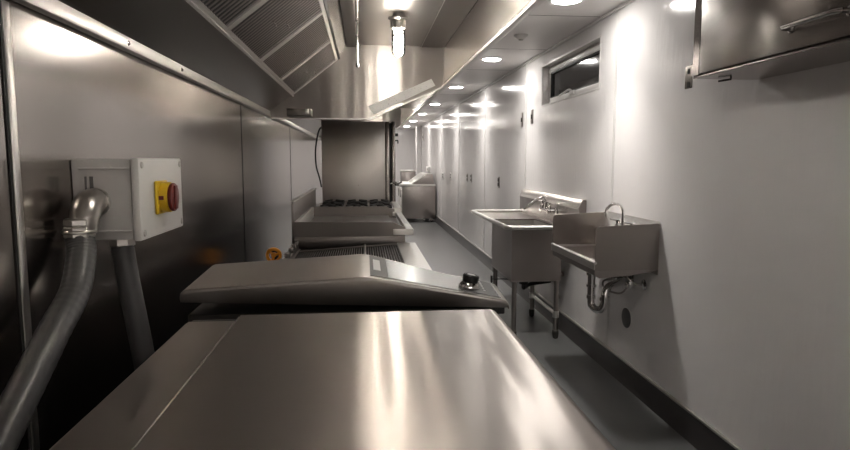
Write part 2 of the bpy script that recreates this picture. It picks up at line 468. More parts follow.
# rails and baffle filters of the near hood
sA, sB = Vector((-.587, 0, 1.9)), Vector((-.206, 0, 2.2))
sd = (sB - sA).normalized(); sl = (sB - sA).length; sn = Vector((sd.z, 0, -sd.x))      # sn faces down into the hood
def slab(bm, s0, s1, y0, y1, n0, n1):
    vs = []
    b2 = bmesh.new()
    P = lambda s, y, n: sA + sd * s + sn * n + Vector((0, y, 0))
    vs = [b2.verts.new(P(*c)) for c in ((s0, y0, n0), (s1, y0, n0), (s1, y1, n0), (s0, y1, n0), (s0, y0, n1), (s1, y0, n1), (s1, y1, n1), (s0, y1, n1))]
    for f in ((0, 1, 2, 3), (4, 5, 6, 7), (0, 1, 5, 4), (1, 2, 6, 5), (2, 3, 7, 6), (3, 0, 4, 7)): b2.faces.new([vs[i] for i in f])
    bmesh.ops.recalc_face_normals(b2, faces=b2.faces); merge(bm, b2)
bm = BM(); slab(bm, -.006, .006, -.88, 5.245, -.005, .022)
obj('filter_rail', bm, FRAME, h1)
bm = BM(); slab(bm, sl - .006, sl + .010, -.88, 5.245, -.012, .016)
obj('upper_rail', bm, DARKSTEEL, h1)
edges = [-.64, .20, 1.04, 1.88, 2.72, 3.56, 4.40, 5.24]
for a, b in zip(edges, edges[1:]):
    bm = BM()
    slab(bm, .007, .027, a + .0015, b - .0015, -.004, .012); slab(bm, sl - .03, sl - .007, a + .0015, b - .0015, -.004, .012)
    slab(bm, .027, sl - .03, a + .0015, a + .026, -.004, .012); slab(bm, .027, sl - .03, b - .026, b - .0015, -.004, .012)
    f = obj('grease_filter', bm, FRAME, h1)
    bm = BM(); n = 19; w = (b - a - .052) / n
    for i in range(n):
        slab(bm, .027, sl - .03, a + .026 + (i + .27) * w, a + .026 + (i + .73) * w, .004, .0062)
    obj('baffle_slats', bm, STEEL_X, f, sm=False)
    bm = BM(); slab(bm, .022, sl - .022, a + .02, b - .02, -.012, -.007)
    obj('filter_gap_shade', bm, BLACK, f)  # black sheet imitates deep shade in the gaps between slats
    if b > 2.8:
        for s in (.2, .25):
            bm = BM(); yy = (a + b) / 2 + (s - .22) * 3.5
            add_tube(bm, [tuple(sA + sd * s + sn * .011 + Vector((0, yy - .03, 0))), tuple(sA + sd * s + sn * .03 + Vector((0, yy - .025, 0))), tuple(sA + sd * s + sn * .03 + Vector((0, yy + .025, 0))), tuple(sA + sd * s + sn * .011 + Vector((0, yy + .03, 0)))], .003, 6)
            obj('pull_handle', bm, CHROME, f)
# grease cup and clip at the far lower corner
bm = BM(); add_box(bm, -.62, -.42, 5.12, 5.235, 1.715, 1.775, .006)
gc = obj('grease_cup', bm, STEEL_HOOD, h1)
bm = BM(); add_box(bm, -.47, -.44, 5.10, 5.119, 1.73, 1.77, .004)
obj('cup_handle', bm, STEEL_LIGHT, gc)
# printed strip taped along the cut of the hood end
bm = BM(); add_prism(bm, [(.038, 1.806), (.573, 2.041), (.606, 1.984), (.087, 1.741)], 'Y', 5.2455, 5.2485)
tag(obj('label_strip', bm, PAPER, sm=False), 'long pale printed label strip fixed slantwise across the hood end', 'label')
# slim conduit along the hood top with a nozzle drop
t = thing('nozzle_pipe', (-.04, 3.0, 2.29), 'slim steel pipe along the hood top with a drop nozzle', 'pipe')
bm = BM(); add_tube(bm, [(-.036, .2, 2.297), (-.036, 5.2, 2.297)], .007, 10, smooth=False)
obj('pipe', bm, STEEL_LIGHT, t)
bm = BM(); add_tube(bm, [(-.036, 4.2, 2.29), (-.036, 4.2, 2.0)], .006, 10, smooth=False)
d = obj('drop_pipe', bm, CHROME, t)
bm = BM(); add_lathe(bm, [(.004, .03), (.011, .026), (.013, .008), (.009, 0), (.002, 0)], (-.036, 4.2, 1.972), 16)
obj('nozzle', bm, CHROME, d)
for zz in (2.16, 2.266):
    bm = BM(); add_lathe(bm, [(.006, 0), (.012, .004), (.012, .024), (.006, .028)], (-.036, 4.2, zz), 16)
    obj('coupling', bm, CHROME, d)

# jar lamps
def jar_lamp(x, y, label):
    t = thing('jar_lamp', (x, y, HZ - .28), label, 'lamp')
    z = HZ - .0005
    bm = BM(); add_lathe(bm, [(.001, 0), (.034, 0), (.034, -.018), (.056, -.024), (.068, -.028), (.066, -.038), (.052, -.046), (.046, -.08), (.042, -.098), (.03, -.10)], (x, y, z), 28)
    for i in range(10):
        a = i * 2 * PI / 10
        add_box(bm, x + .047 * math.cos(a) - .004, x + .047 * math.cos(a) + .004, y + .047 * math.sin(a) - .004, y + .047 * math.sin(a) + .004, z - .095, z - .04, .002, 1)
    obj('collar', bm, CAST, t)
    bm = BM(); add_lathe(bm, [(.040, -.100), (.044, -.104), (.044, -.235), (.041, -.255), (.032, -.270), (.018, -.278), (.001, -.280)], (x, y, z), 32, cap=False)
    obj('glass_jar', bm, GLASS, t)
    bm = BM()
    add_lathe(bm, [(.001, -.104), (.024, -.106), (.026, -.13), (.018, -.14), (.001, -.14)], (x, y, z), 20)
    c = obj('lamp_holder', bm, WHITEP, t)
    bm = BM()
    pts = [(x + .026 * math.cos(k * .55), y + .026 * math.sin(k * .55), z - .142 - .0022 * k) for k in range(46)]
    add_tube(bm, pts, .0065, 8, per=2)
    obj('bulb', bm, BULB_E, t)
    return t
jar_lamp(.232, 4.12, 'lit glass jar lamp hanging from the hood top in a ribbed metal collar')
jar_lamp(.232, 1.55, 'added glass jar lamp in the hood above the camera, unseen fill light')  # invented lamp, added to light the near end of the hood
jar_lamp(.232, 9.6, 'added glass jar lamp, unseen in the far hood beyond the labelled end panel')  # unseen lamp added to brighten the second hood from inside

# ------------------------------------------------------------------ near worktop
t = thing('worktop_cabinet', (-.05, .9, 0), 'large brushed stainless worktop with a rounded right edge filling the foreground', 'worktop')
z = .92
prof = []
for i in range(9):
    a = i / 8 * PI / 2
    prof.append((.365 + .028 * math.sin(a), z - .028 + .028 * math.cos(a)))
bm = BM(); add_prism(bm, [(-.354, z), ] + prof + [(.393, z - .06), (.386, z - .06), (.36, z - .012), (-.354, z - .012)], 'Y', .25, 1.757)
obj('top_panel', bm, STEEL_TOP, t)
bm = BM(); add_prism(bm, [(-.490, z - .006), (-.482, z - .001), (-.3575, z - .001), (-.3575, z - .014), (-.484, z - .014), (-.484, z - .06), (-.490, z - .06)], 'Y', .25, 1.70, 0)
obj('side_panel', bm, STEEL_TOP, t)
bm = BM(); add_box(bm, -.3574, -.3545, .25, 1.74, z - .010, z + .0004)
obj('seam_highlight', bm, STEEL_GLINT, t)  # added bright strip stands in for the highlight along the seam edge
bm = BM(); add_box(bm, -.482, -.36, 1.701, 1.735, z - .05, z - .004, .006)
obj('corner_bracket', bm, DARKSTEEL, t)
obj('body', bx(-.478, .384, .26, 1.748, .12, z - .015), STEEL_HOOD, t, sm=False)
for xx in (-.42, .33):
    for yy in (.33, 1.66):
        bm = BM(); add_lathe(bm, [(.03, 0), (.026, .01), (.018, .02), (.018, .121), (.001, .121)], (xx, yy, 0), 16)
        obj('foot', bm, DARKSTEEL, t)

# ------------------------------------------------------------------ appliance with humped top and slanted control panel
t = thing('humped_cooker', (0, 2.12, 0), 'humped stainless cooker with a slanted control panel and black knob behind the worktop', 'cooker')
Y0, Y1 = 1.94, 2.30
# loft: near section and far section of the lid
def lid_top(x):                                                # height of the lid surface by x
    if x < -.02: return .958 + (x + .57) / .55 * .030
    if x < .04:
        u = (x + .02) / .06; return .988 + .0005 - .006 * u * u
    return .983 - (x - .04) / .43 * .083
bm = BM(); b2 = bmesh.new()
xs = [-.575, -.572, -.566, -.555, -.54, -.4, -.25, -.12, -.06, -.02, 0, .02, .04, .1, .2, .3, .38, .44, .458, .466, .470]
def drop(x):
    d = 0
    if x < -.55: d = .018 * (1 - math.sqrt(max(0, 1 - ((-.55 - x) / .025) ** 2)))
    if x > .45: d = .016 * (1 - math.sqrt(max(0, 1 - ((x - .45) / .02) ** 2)))
    return d
NS = [(0, .010), (.003, .003), (.010, 0), (1 - .010, 0), (1 - .003, .003), (1, .010)]
grid = []
for x in xs:
    col = []
    for s, dz in NS:
        xx = x
        # the far edge sits slightly inboard on the left and outboard on the right
        xx = x + s * (.008 if x < -.3 else (.045 if x > .35 else 0)) * (abs(x) / .57)
        rise = .020 * s if x < 0 else .020 * s * (1 - x / .25)
        col.append(b2.verts.new((xx, Y0 + s * (Y1 - Y0), lid_top(x) - drop(x) - dz + rise)))
    grid.append(col)
for A, B in zip(grid, grid[1:]):
    for i in range(len(NS) - 1): b2.faces.new((A[i], B[i], B[i + 1], A[i + 1]))
bot = []
for j, x in enumerate(xs):
    zb = .918 - (x + .575) / 1.045 * .042
    zb = min(zb, grid[j][0].co.z - .004)
    bot.append((b2.verts.new((grid[j][0].co.x, Y0 + .006, zb)), b2.verts.new((grid[j][-1].co.x, Y1 - .006, zb))))
for j in range(len(xs) - 1):
    b2.faces.new((grid[j][0], bot[j][0], bot[j + 1][0], grid[j + 1][0]))
    b2.faces.new((grid[j][-1], grid[j + 1][-1], bot[j + 1][1], bot[j][1]))
    b2.faces.new((bot[j][0], bot[j][1], bot[j + 1][1], bot[j + 1][0]))
b2.faces.new([v for v in grid[0]] + [bot[0][1], bot[0][0]]); b2.faces.new([v for v in grid[-1]] + [bot[-1][1], bot[-1][0]])
bmesh.ops.recalc_face_normals(b2, faces=b2.faces); merge(bm, b2)
lid = obj('lid', bm, steel('steel_lid', (1, 0, 0), col=(.37, .345, .32), rough=.33, aniso=.4), t)
def top_patch(x0, x1, s0, s1, h, th=.002):
    b = BM(); b2 = bmesh.new(); n = 6; T = []; Bt = []
    def P(x, s, hh):
        xx = x + s * (.045 if x > .35 else 0) * (abs(x) / .57)
        rise = .020 * s if x < 0 else .020 * s * (1 - x / .25)
        return (xx, Y0 + s * (Y1 - Y0), lid_top(x) - drop(x) + rise + hh)
    for i in range(n + 1):
        x = x0 + (x1 - x0) * i / n
        T.append((b2.verts.new(P(x, s0, h)), b2.verts.new(P(x, s1, h)))); Bt.append((b2.verts.new(P(x, s0, h - th)), b2.verts.new(P(x, s1, h - th))))
    for i in range(n):
        b2.faces.new((T[i][0], T[i + 1][0], T[i + 1][1], T[i][1])); b2.faces.new((Bt[i][0], Bt[i][1], Bt[i + 1][1], Bt[i + 1][0]))
        b2.faces.new((T[i][0], Bt[i][0], Bt[i + 1][0], T[i + 1][0])); b2.faces.new((T[i][1], T[i + 1][1], Bt[i + 1][1], Bt[i][1]))
    b2.faces.new((T[0][0], T[0][1], Bt[0][1], Bt[0][0])); b2.faces.new((T[n][0], Bt[n][0], Bt[n][1], T[n][1]))
    bmesh.ops.recalc_face_normals(b2, faces=b2.faces); merge(b, b2); return b
cp = obj('control_panel', top_patch(.045, .445, .08, .93, .0022), PANELGLASS, t)
obj('display', top_patch(.016, .075, .06, .94, .0030, .0018), plain('smoked_screen_frame', (.07, .062, .056), .5), cp)
obj('screen', top_patch(.028, .052, .30, .75, .0038, .001), ICON, cp)
obj('side_foil', top_patch(.33, .44, .10, .91, .0030, .0012), plain('dark_foil', (.05, .048, .046), .5), cp)
for i in range(5):
    obj('printed_mark', top_patch(.395 + .0, .402, .28 + i * .12, .33 + i * .12, .0036, .0006), ICON, cp)
kx, ky = .355, 2.06; kz = lid_top(kx) + .008 - .01
kn = Vector((.19, 0, 1)).normalized()
bm = BM(); add_lathe(bm, [(.001, 0), (.030, 0), (.036, .004), (.036, .009), (.031, .018), (.024, .024), (.001, .024)], (kx, ky, kz), 32, kn)
sk = obj('knob_skirt', bm, CHROME, cp)
bm = BM(); add_lathe(bm, [(.022, .022), (.0275, .024), (.0285, .044), (.025, .049), (.019, .049), (.018, .047), (.001, .047)], (kx, ky, kz), 32, kn)
kb = obj('knob', bm, BLACK, cp)
bm = BM(); add_lathe(bm, [(.001, .0475), (.014, .0478), (.014, .049), (.001, .0495)], (kx, ky, kz), 24, kn)
obj('knob_insert', bm, ICON, kb)
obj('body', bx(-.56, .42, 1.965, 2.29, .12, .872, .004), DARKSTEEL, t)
bm = BM(); add_box(bm, .421, .470, 2.0, 2.26, .84, .872, .006)
obj('front_latch', bm, BLACK, t)
for xx in (-.46, .36):
    for yy in (2.04, 2.24):
        bm = BM(); add_lathe(bm, [(.03, 0), (.026, .01), (.018, .02), (.018, .121), (.001, .121)], (xx, yy, 0), 16)
        obj('foot', bm, DARKSTEEL, t)

# ------------------------------------------------------------------ charbroiler
t = thing('charbroiler', (-.05, 3.3, 0), 'low charbroiler with a dark wire grate and stainless front ledge', 'broiler')
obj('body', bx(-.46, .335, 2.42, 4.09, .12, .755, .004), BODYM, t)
def gz(x): return .757 + (x + .44) / .65 * .042
bm = BM()
b2 = bmesh.new()
add_box(bm, .215, .338, 2.42, 4.10, .757, .806, .0015, 1)
obj('front_ledge', bm, STEEL_LIGHT, t)
bm = BM(); add_box(bm, -.465, -.435, 2.42, 4.10, .757, .80, .004)
for yy in (2.7, 3.0, 3.3, 3.55, 3.75, 3.9, 4.03): add_box(bm, -.462, -.43, yy, yy + .05, .80, .83, .006)
obj('back_rail', bm, STEEL_SOFT, t)
bm = BM(); add_prism(bm, [(-.434, .758), (.213, .758), (.213, .775), (-.434, .762)], 'Y', 2.43, 4.09)
obj('drip_tray', bm, BLACK, t)
bm = BM()
nx = 44
for i in range(nx + 1):
    x = -.43 + i * .64 / nx
    add_tube(bm, [(x, 2.44, gz(x) + .006), (x, 4.08, gz(x) + .006)], .0036, 6, smooth=False)
for yy in [2.45 + k * .054 for k in range(31)]:
    add_tube(bm, [(-.43, yy, gz(-.43) + .001), (.21, yy, gz(.21) + .001)], .004, 6, smooth=False)
obj('wire_grate', bm, plain('grate_wire', (.06, .055, .052), .45, .6), t)
bm = BM()
for a in ((-.428, -.418, 2.44, 4.08), (.0, .012, 2.44, 4.08)):
    add_tube(bm, [(a[0], a[2], gz(a[0]) + .014), (a[0], a[3], gz(a[0]) + .014)], .006, 6, smooth=False)
add_tube(bm, [(-.43, 3.98, gz(-.43) + .014), (.208, 3.98, gz(.208) + .014)], .006, 6, smooth=False)
obj('grate_frame', bm, STEEL_SOFT, t)
bm = BM(); add_tube(bm, [(.335, 2.55, .70), (.375, 2.55, .70), (.375, 3.95, .70), (.335, 3.95, .70)], .008, 8, smooth=False)
obj('towel_bar', bm, STEEL_LIGHT, t)
for xx in (-.4, .28):
    for yy in (2.5, 4.0):
        bm = BM(); add_lathe(bm, [(.03, 0), (.026, .01), (.018, .02), (.018, .121), (.001, .121)], (xx, yy, 0), 16)
        obj('foot', bm, DARKSTEEL, t)

# orange gas valve behind the charbroiler
t = thing('gas_valve', (-.60, 4.09, 0), 'orange round gas valve handle near the steel wall behind the charbroiler', 'valve')
bm = BM(); add_tube(bm, [(-.60, 4.14, 0), (-.60, 4.14, .775)], .014, 12, smooth=False); add_lathe(bm, [(.02, -.03), (.026, -.02), (.026, .02), (.02, .03)], (-.60, 4.14, .735), 8)
obj('gas_pipe', bm, DARKSTEEL, t)
bm = BM()
ring = [(-.60 + .042 * math.cos(a * PI / 8), 4.09 + .008 * math.cos(a * PI / 4), .735 + .042 * math.sin(a * PI / 8)) for a in range(17)]
add_tube(bm, ring, .011, 10, per=3)
for a in (0.3, 2.4, 4.5): add_tube(bm, [(-.60, 4.09, .735), (-.60 + .04 * math.cos(a), 4.09, .735 + .04 * math.sin(a))], .009, 8, smooth=False)
add_cyl(bm, (-.60, 4.10, .735), .016, .04, 'Y', 14)
obj('hand_wheel', bm, ORANGE, t)

# ------------------------------------------------------------------ griddle
t = thing('griddle', (-.08, 4.8, 0), 'stainless flat griddle with raised side walls and a front rail before the tall oven', 'griddle')
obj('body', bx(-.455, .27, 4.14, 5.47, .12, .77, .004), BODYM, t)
bm = BM(); add_box(bm, -.468, .272, 4.12, 5.49, .771, .848, .003)
obj('griddle_base', bm, STEEL_X, t)
obj('cook_plate', bx(-.44, .215, 4.14, 5.47, .849, .868, .003), plain('griddle_plate', (.22, .21, .2), .3, .9), t)
bm = BM(); add_prism(bm, [(-.468, .849), (.272, .849), (.272, .905), (.19, .943), (-.468, .95)], 'Y', 4.118, 4.134)
obj('near_splash', bm, STEEL_X, t)
bm = BM(); add_prism(bm, [(-.468, .849), (.25, .849), (.25, .905), (.20, .948), (-.468, .948)], 'Y', 5.474, 5.488)
obj('far_splash', bm, STEEL_X, t)
bm = BM(); add_box(bm, -.468, -.446, 4.135, 5.473, .849, .948, .002)
obj('rear_splash', bm, STEEL_LIGHT, t)
bm = BM(); add_box(bm, .278, .326, 4.10, 5.50, .858, .897, .0012, 1); add_box(bm, .19, .28, 4.10, 4.117, .858, .897, .003); add_box(bm, .19, .28, 5.489, 5.50, .858, .897, .002)
obj('front_rail', bm, STEEL_LIGHT, t)
for xx in (-.4, .22):
    for yy in (4.2, 5.4):
        bm = BM(); add_lathe(bm, [(.03, 0), (.026, .01), (.018, .02), (.018, .121), (.001, .121)], (xx, yy, 0), 16)
        obj('foot', bm, DARKSTEEL, t)

# ------------------------------------------------------------------ range between griddle and oven, with riser
t = thing('gas_range', (-.08, 5.92, 0), 'gas range with black cast iron burner grates just in front of the tall oven', 'range')
obj('body', bx(-.45, .25, 5.52, 6.36, .12, .86, .004), BODYM, t)
obj('burner_top', bx(-.45, .27, 5.515, 6.365, .861, .925, .004), STEEL_X, t)
bm = BM(); add_box(bm, .272, .33, 5.52, 6.36, .86, .93, .002, 1)
obj('front_ledge', bm, STEEL_LIGHT, t)
for gx in (-.40, -.17, .05):
    for gy in (5.56, 5.97):
        bm = BM()
        for a in ((gx, gx + .2, gy, gy + .014), (gx, gx + .2, gy + .34, gy + .354), (gx, gx + .014, gy, gy + .354), (gx + .186, gx + .2, gy, gy + .354)):
            add_box(bm, *a, .926, .942, .002, 1)
        for k in range(4):
            a = k * PI / 2 + PI / 4; cx, cy = gx + .1, gy + .177
            add_tube(bm, [(cx + .03 * math.cos(a), cy + .05 * math.sin(a), .962), (cx + .13 * math.cos(a), cy + .2 * math.sin(a), .948)], .008, 6, smooth=False)
        obj('burner_grate', bm, IRON, t)
        bm = BM(); add_cyl(bm, (gx + .1, gy + .177, .937), .035, .02, n=20, bev=.004)
        obj('burner', bm, IRON, t)
bm = BM(); add_box(bm, -.474, -.47 + .004, 0, 1, 0, 1)
bm.free()
for xx in (-.4, .2):
    for yy in (5.6, 6.3):
        bm = BM(); add_lathe(bm, [(.03, 0), (.026, .01), (.018, .02), (.018, .121), (.001, .121)], (xx, yy, 0), 16)
        obj('foot', bm, DARKSTEEL, t)
# high backguard along griddle and range
bm = BM(); add_prism(bm, [(-.471, .80), (-.486, .80), (-.486, 1.08), (-.471, 1.08)], 'Y', 4.16, 6.07, .004)
bg = tag(obj('backguard', bm, STEEL_SOFT), 'raised stainless backguard standing along the wall side of the griddle', 'backguard')
bm = BM(); add_box(bm, -.489, -.462, 4.155, 6.075, 1.081, 1.092, .003)
obj('backguard_cap', bm, STEEL_LIGHT, bg)

# ------------------------------------------------------------------ tall oven
t = thing('tall_oven', (-.06, 6.9, 0), 'tall stainless oven cabinet standing beyond the gas range', 'oven')
STEEL_OV = steel('steel_oven_side', (1, 0, 0), col=(.42, .39, .362), rough=.34, aniso=0, wave=.004, wave_scale=(.6, .6, 2.5), rvar=.0)
obj('side_panel', bx(-.43, .218, 6.40, 6.415, .15, 1.753, .004), STEEL_OV, t)
obj('casing', bx(-.425, .26, 6.4155, 7.4, .15, 1.748, .004), BODYM, t)
obj('frame_post', bx(.222, .262, 6.398, 6.4154, .15, 1.752, .003), STEEL_Z, t)
obj('door', bx(.285, .325, 6.40, 7.38, .18, 1.755, .006), STEEL_Z, t)
obj('door_gasket', bx(.262, .284, 6.42, 7.36, .20, 1.74), RUBBER, t)
bm = BM(); add_cyl(bm, (.34, 6.44, 1.62), .016, .03, 'X', 16, bev=.004)
add_tube(bm, [(.326, 6.44, 1.56), (.35, 6.43, 1.56), (.352, 6.43, 1.53)], .007, 8)
obj('door_knob', bm, BLACK, t)
bm = BM(); add_tube(bm, [(.27, 6.39, 1.115), (.30, 6.385, 1.125), (.345, 6.38, 1.115), (.39, 6.38, 1.135)], .009, 8); add_box(bm, .326, .36, 6.38, 6.44, 1.09, 1.14, .006)
obj('door_latch', bm, CHROME, t)
bm = BM(); add_lathe(bm, [(.001, .004), (.004, .003), (.006, 0), (.001, 0)], (-.06, 6.3995, 1.10), 12, (0, -1, 0))
obj('badge_screw', bm, CHROME, t)
for xx in (-.38, .2):
    for yy in (6.46, 7.34):
        bm = BM(); add_lathe(bm, [(.03, 0), (.026, .01), (.02, .02), (.02, .15), (.001, .15)], (xx, yy, 0), 16)
        obj('foot', bm, DARKSTEEL, t)
bm = BM(); add_tube(bm, [(-.43, 6.55, 1.70), (-.452, 6.5, 1.68), (-.475, 6.45, 1.60), (-.495, 6.43, 1.45), (-.49, 6.43, 1.3), (-.46, 6.43, 1.18), (-.44, 6.44, 1.08)], .008, 8)
obj('power_cable', bm, RUBBER, t)

# ------------------------------------------------------------------ isolator box on the left wall
bz0, bz1, by0, by1, bxf = 1.138, 1.362, 1.775, 2.165, -.619
t = thing('isolator_box', (XL, 2.0, bz0), 'grey wall box with a pale lid and red and yellow rotary switch', 'switch box')
bm = BM(); add_box(bm, XL + .0008, bxf - .024, by0, by1, bz0, bz1, .005)
for zz in (bz0 + .022, bz1 - .028):                                     # moulded ridges round the casing
    add_box(bm, XL + .02, bxf - .026, by0 - .003, by1 + .003, zz, zz + .005, .001, 1)
obj('casing', bm, PLASTIC_GREY, t)
bm = BM(); add_box(bm, bxf - .0235, bxf, by0 - .004, by1 + .004, bz0 - .004, bz1 + .004, .006)
ld = obj('lid', bm, PLASTIC_LID, t)
for yy in (by0 + .018, by1 - .018):
    for zz in (bz0 + .016, bz1 - .016):
        bm = BM(); add_lathe(bm, [(.001, .003), (.008, .003), (.010, 0), (.001, 0)], (bxf, yy, zz), 16, (1, 0, 0))
        s = obj('lid_screw', bm, CAST, ld)
bm = BM()
add_box(bm, XL + .035, XL + .041, by0 - .0015, by0 + .001, 1.27, 1.315, .0004, 1); add_box(bm, XL + .048, XL + .058, by0 - .0015, by0 + .001, 1.275, 1.315, .0004, 1)
obj('moulded_mark', bm, plain('mark_grey', (.16, .155, .15), .5), t)
sy, sz = 1.935, 1.248
bm = BM(); add_box(bm, bxf + .0003, bxf + .010, sy - .050, sy + .050, sz - .050, sz + .050, .008, 3)
add_cyl(bm, (bxf + .022, sy, sz),   .046, .024, 'X', 36, bev=.003)
yw = obj('switch_collar', bm, YELLOW, t)
bm = BM(); add_cyl(bm, (bxf + .040, sy, sz), .043, .012, 'X', 36, bev=.004)
add_box(bm, bxf + .0455, bxf + .051, sy - .013, sy + .013, sz - .036, sz + .036, .006)
obj('switch_handle', bm, RED, t)
bm = BM(); add_box(bm, bxf + .012, bxf + .026, sy - .0475, sy - .046, sz - .006, sz + .006, .0004, 1)
obj('position_mark', bm, RED, yw)
# elbow and liquid-tight conduit
t = thing('flexible_conduit', (-.70, 1.5, .3), 'thick grey flexible conduit curving down from a zinc elbow at the box side', 'conduit')
ex, ez = -.736, 1.245
bm = BM(); add_tube(bm, [(ex, by0 - .0045, ez), (ex, by0 - .03, ez + .002), (ex - .001, by0 - .06, ez - .012), (ex - .002, by0 - .078, ez - .045), (ex - .002, by0 - .08, ez - .07)], .031, 20, per=6, rfun=lambda i, n: (.032 + .006 * math.sin(PI * i / (n - 1))))
add_lathe(bm, [(.031, 0), (.038, .001), (.039, .008), (.031, .009)], (ex, by0 + .001, ez), 24, (0, -1, 0))
el = obj('elbow', bm, CAST, t)
bm = BM(); add_lathe(bm, [(.034, .028), (.039, .024), (.040, .012), (.036, .008), (.040, .004), (.040, -.02), (.035, -.024)], (ex - .012, by0 - .085, ez - .065), 8)
add_lathe(bm, [(.041, -.002), (.043, -.005), (.043, -.009), (.041, -.012)], (ex - .012, by0 - .085, ez - .065), 30)
obj('gland_nut', bm, CAST, t)
path = smooth_path([(ex - .012, by0 - .085, ez - .085), (-.737, 1.665, 1.11), (-.725, 1.59, 1.03), (-.72, 1.47, .965), (-.72, 1.317, .865), (-.72, 1.2, .79), (-.72, 1.0, .68), (-.72, .8, .59)], 22)
bm = BM(); add_tube(bm, path, .031, 20, smooth=False, rfun=lambda i, n: .0355 + (.0004 if i % 4 < 2 else -.0002))
obj('hose', bm, CONDUIT, t)
t = thing('short_conduit', (-.70, 1.98, .3), 'grey conduit dropping straight from underneath the switch box', 'conduit')
bm = BM(); add_lathe(bm, [(.034, 0), (.037, -.004), (.037, -.022), (.031, -.026)], (-.703, 1.85, bz0 - .001), 8)
obj('gland_nut', bm, CAST, t)
bm = BM(); add_tube(bm, [(-.703, 1.85, bz0 - .026), (-.690, 1.85, 1.0), (-.664, 1.85, .82), (-.645, 1.85, .65), (-.64, 1.86, .4), (-.645, 1.86, .04)], .031, 18)
obj('hose', bm, CONDUIT, t)

# ------------------------------------------------------------------ tub sink with drainboard (right wall, farther)
t = thing('tub_sink', (1.3, 5.2, 0), 'free-standing steel tub sink with a drainboard and wall faucet', 'sink')
rz = .875
fx, bxk = 1.045, 1.525
ty0, ty1, tx0, tx1 = 4.45, 5.17, 1.09, 1.47
bm = BM()                                                       # deck as a frame around the tub opening
for a in ((fx + .012, bxk, ty1, 5.89), (fx + .012, tx0, 4.43, ty1), (tx1, bxk, 4.43, ty1), (tx0, tx1, 4.43, ty0)):
    add_box(bm, a[0], a[1], a[2], a[3], rz - .032, rz - .022)
obj('drainboard', bm, STEEL_Y, t)
bm = BM()                                                       # rolled rim
add_tube(bm, [(bxk - .002, 5.90, rz - .012), (fx + .03, 5.90, rz - .012), (fx, 5.87, rz - .012), (fx, 4.44, rz - .012), (fx + .03, 4.41, rz - .012), (bxk - .002, 4.41, rz - .012)], .017, 14, smooth=False)
obj('rolled_rim', bm, STEEL_LIGHT, t)
bm = BM(); w = .006                                              # open tub
for a in ((tx0, tx0 + w, ty0, ty1), (tx1 - w, tx1, ty0, ty1), (tx0 + w, tx1 - w, ty0, ty0 + w), (tx0 + w, tx1 - w, ty1 - w, ty1)):
    add_box(bm, a[0], a[1], a[2], a[3], .457, rz - .03, 0)
add_box(bm, tx0, tx1, ty0, ty1, .448, .456, .003)
obj('tub', bm, STEEL_SOFT, t)
bm = BM()
for a in ((tx0 + w + .0005, tx0 + w + .002, ty0 + w, ty1 - w), (tx1 - w - .002, tx1 - w - .0005, ty0 + w, ty1 - w), (tx0 + w, tx1 - w, ty1 - w - .002, ty1 - w - .0005)):
    add_box(bm, a[0], a[1], a[2], a[3], .46, rz - .0305, 0)
obj('lit_bowl_faces', bm, FRAME, t)  # pale sheets imitate light falling on the inner tub walls
bm = BM(); add_prism(bm, [(bxk, rz - .03), (XR - .002, rz - .03), (XR - .002, 1.075), (XR - .03, 1.075), (bxk - .004, 1.02), (bxk - .004, 1.008), (bxk, 1.006)], 'Y', 4.24, 5.92)
obj('backsplash', bm, STEEL_Z, t)
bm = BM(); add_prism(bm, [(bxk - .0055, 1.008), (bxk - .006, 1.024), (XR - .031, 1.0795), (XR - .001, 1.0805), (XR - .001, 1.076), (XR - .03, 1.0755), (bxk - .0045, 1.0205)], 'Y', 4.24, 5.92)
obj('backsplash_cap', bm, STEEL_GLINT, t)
for lx, ly, ft in ((1.118, 4.47, 0), (1.445, 4.47, 0), (1.118, 5.14, 0), (1.445, 5.14, 0)):
    bm = BM(); add_tube(bm, [(lx, ly, .06), (lx, ly, .4475)], .019, 16, smooth=False)
    l = obj('leg', bm, STEEL_SOFT, t)
    bm = BM(); add_lathe(bm, [(.012, 0), (.02, .006), (.024, .03), (.024, .06), (.019, .065)], (lx, ly, 0), 14)
    obj('foot', bm, DARKSTEEL, l)
bm = BM(); add_tube(bm, [(1.445, 4.49, .19), (1.445, 5.12, .19)], .014, 12, smooth=False)
add_cyl(bm, (1.445, 4.47, .19), .024, .05, n=14); add_cyl(bm, (1.445, 5.14, .19), .024, .05, n=14)
obj('cross_rail', bm, STEEL_LIGHT, t)
bm = BM(); add_cyl(bm, (1.28, 4.81, .432), .05, .032, n=24); add_cyl(bm, (1.28, 4.81, .39), .038, .06, n=24)
add_tube(bm, [(1.28, 4.81, .36), (1.28, 4.81, .33), (1.31, 4.9, .31), (1.4, 5.0, .32), (XR - .003, 5.05, .33)], .018, 12)
dr = obj('drain', bm, BLACK, t)
bm = BM(); add_tube(bm, [(1.25, 4.81, .395), (1.12, 4.85, .395), (1.03, 4.88, .39)], .005, 8, smooth=False); add_box(bm, 1.022, 1.036, 4.865, 4.895, .36, .42, .004)
obj('lever', bm, BLACK, dr)
bm = BM(); add_tube(bm, [(XR - .004, 4.70, .46), (1.54, 4.70, .455), (1.53, 4.74, .40), (1.53, 4.78, .30)], .008, 8); add_tube(bm, [(XR - .004, 4.80, .46), (1.54, 4.80, .455), (1.535, 4.78, .40), (1.53, 4.66, .27)], .008, 8)
add_box(bm, 1.53, 1.575, 4.68, 4.72, .44, .47, .005); add_box(bm, 1.53, 1.575, 4.78, 4.82, .44, .47, .005)
obj('supply_hoses', bm, STEEL_SOFT, t)
bm = BM()
